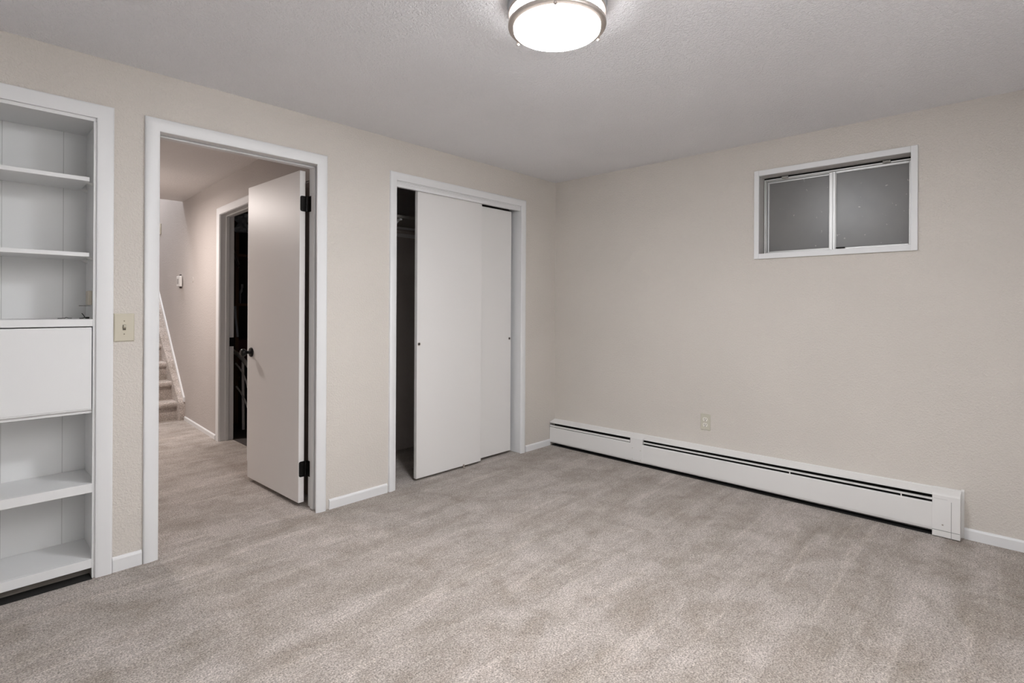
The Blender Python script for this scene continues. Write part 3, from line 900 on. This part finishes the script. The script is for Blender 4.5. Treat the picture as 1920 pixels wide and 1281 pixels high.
for k, (y, z, l) in enumerate(((2.75, 1.235, 0.16), (2.80, 1.235, 0.20), (2.90, 1.235, 0.24))):
    t = MB().lathe([(0, 0.001), (0.026, 0.001), (0.026, l * 0.62), (0.012, l * 0.78), (0.012, l), (0, l)], (-1.645, y, z), seg=16, caps=False).build('bottle', M['navy'] if k != 1 else M['plastic_wrap'], origin=(-1.645, y, z), smooth=True)
    tag(t, ('short dark bottle at the front of the store room rack', 'pale bottle between two dark bottles in the store room', 'tall dark bottle at the back of the store room rack')[k], 'bottle', 'bottles on the store room rack')
for k, (y0_, z0_, y1_, z1_) in enumerate(((2.566, 1.77, 2.40, 1.60), (2.575, 1.72, 2.42, 1.57))):
    t = MB().tube([(-1.76 + 0.004 * k, y0_ + 0.16, z0_ + 0.02), (-1.76 + 0.004 * k, y1_ + 0.16, z1_ + 0.02)], 0.006, 8).build('metal_rod', M['nickel'], origin=(-1.76, y0_ + 0.16, z0_ + 0.02), smooth=True)
    tag(t, ('upper slanting metal rod hooked on the store room rack', 'lower slanting metal rod hooked on the store room rack')[k], 'rod', 'metal rods in the store room')

# thermostat
tp = TC(SY(3.55), 0, 1.472)
r = thing('thermostat', tp, 'small white thermostat on the hallway wall near the stairs', 'thermostat')
MB().box(SY(3.64), SY(3.57), 0, 0.006, 1.402, 1.547, TC).build('backing_plate', mat('dark_backing', (0.05, 0.042, 0.04), 0.7), r)
MB().box(SY(3.655), SY(3.50), 0.006, 0.030, 1.415, 1.530, TC).build('housing', M['white_plastic'], r, bevel=0.006)
MB().box(SY(3.63), SY(3.56), 0.030, 0.0315, 1.445, 1.500, TC).build('display', mat('grey_display', (0.42, 0.40, 0.39), 0.3), r)
mb = MB().lathe([(0, 0), (0.028, 0), (0.026, 0.003), (0, 0.004)], TC(SY(3.10), 0, 1.475), wn, 24, False)
tag(mb.build('blanking_cap', M['hall_wall'], origin=TC(SY(3.10), 0, 1.475), smooth=True), 'small round painted cap on the hallway wall beside the thermostat', 'wall cap')

r = thing('stair_switch', TC(SY(4.63), 0, 2.145), 'switch plate high on the stairwell wall beside the doorway edge', 'light switch')
MB().box(SY(4.70), SY(4.58), 0, 0.008, 2.08, 2.21, TC).build('plate', M['ivory'], r, bevel=0.002)
MB().box(SY(4.66), SY(4.64), 0.008, 0.020, 2.138, 2.155, TC).build('toggle', M['dark_metal'], r)

# ------------------------------------------------------------------ stairs
root = thing('staircase', (-2.5, 3.42, 0), 'carpeted stairs climbing away at the end of the hallway', 'stairs')
RISE, RUN, Y0 = 0.193, 0.213, 3.462
SXR = -2.055
for k in range(10):
    y = Y0 + RUN * k
    zt = RISE * (k + 1)
    prof = [(y + 0.018, RISE * k), (y + 0.018, zt - 0.062), (y + 0.004, zt - 0.058), (y - 0.010, zt - 0.045), (y - 0.014, zt - 0.028), (y - 0.008, zt - 0.010), (y + 0.006, zt), (y + RUN + 0.018, zt), (y + RUN + 0.018, RISE * k)]
    mb = MB()
    mb.loft([[Vector((x, yy, zz)) for yy, zz in prof] for x in (-2.958, SXR - (0.0 if k else 0.0))])
    mb.build('step', M['stair_carpet'], root, smooth=False)
ytop = Y0 + RUN * 10
MB().box(-2.958, SXR, ytop + 0.018, 5.998, 1.70, 1.93).build('landing', M['stair_carpet'], root)
# carpeted stringer between steps and wall, rounded foot
slope = RISE / RUN


def stair_band(x0, xw, z_of_y, y0, y1, low):
    mb = MB()
    mb.loft([[Vector((x0, y, low(y))), Vector((x0, y, z_of_y(y))), Vector((TC(SY(y), 0.0004, 0).x, y, z_of_y(y))), Vector((TC(SY(y), 0.0004, 0).x, y, low(y)))] for y in (y0, y0 + 0.3, y1)])
    return mb


zs = lambda y: 0.192 + slope * (y - 3.405)
mb = MB()
xs0 = SXR
ys = [3.400, 3.404, 3.412, 3.43, 3.5, 4.2, 5.4]
tops = [0.150, 0.178, 0.192, zs(3.43), zs(3.5), zs(4.2), zs(5.4)]
mb.loft([[Vector((xs0, y, 0.0 if y < 5 else 1.0)), Vector((xs0, y, t)), Vector((TC(SY(y), 0.0004, 0).x, y, t)), Vector((TC(SY(y), 0.0004, 0).x, y, 0.0 if y < 5 else 1.0))] for y, t in zip(ys, tops)])
mb.build('stringer', M['stair_carpet'], root)
mb = MB()
rows = []
for y in (3.392, 3.41, 5.4):
    zb_ = zs(max(y, 3.405)) + (0.0 if y > 3.4 else 0.0)
    zt_ = zb_ + 0.050
    a0 = TC(SY(y), 0.0, 0)
    rows.append([Vector((a0.x - 0.0002, y, zb_)), Vector((a0.x - 0.014, y, zb_)), Vector((a0.x - 0.014, y, zt_ - 0.006)), Vector((a0.x - 0.008, y, zt_)), Vector((a0.x - 0.0002, y, zt_))])
mb.loft(rows)
tag(mb.build('trim_5', M['trim']), 'white skirt board sloping up the wall beside the stairs', 'trim', kind='structure')
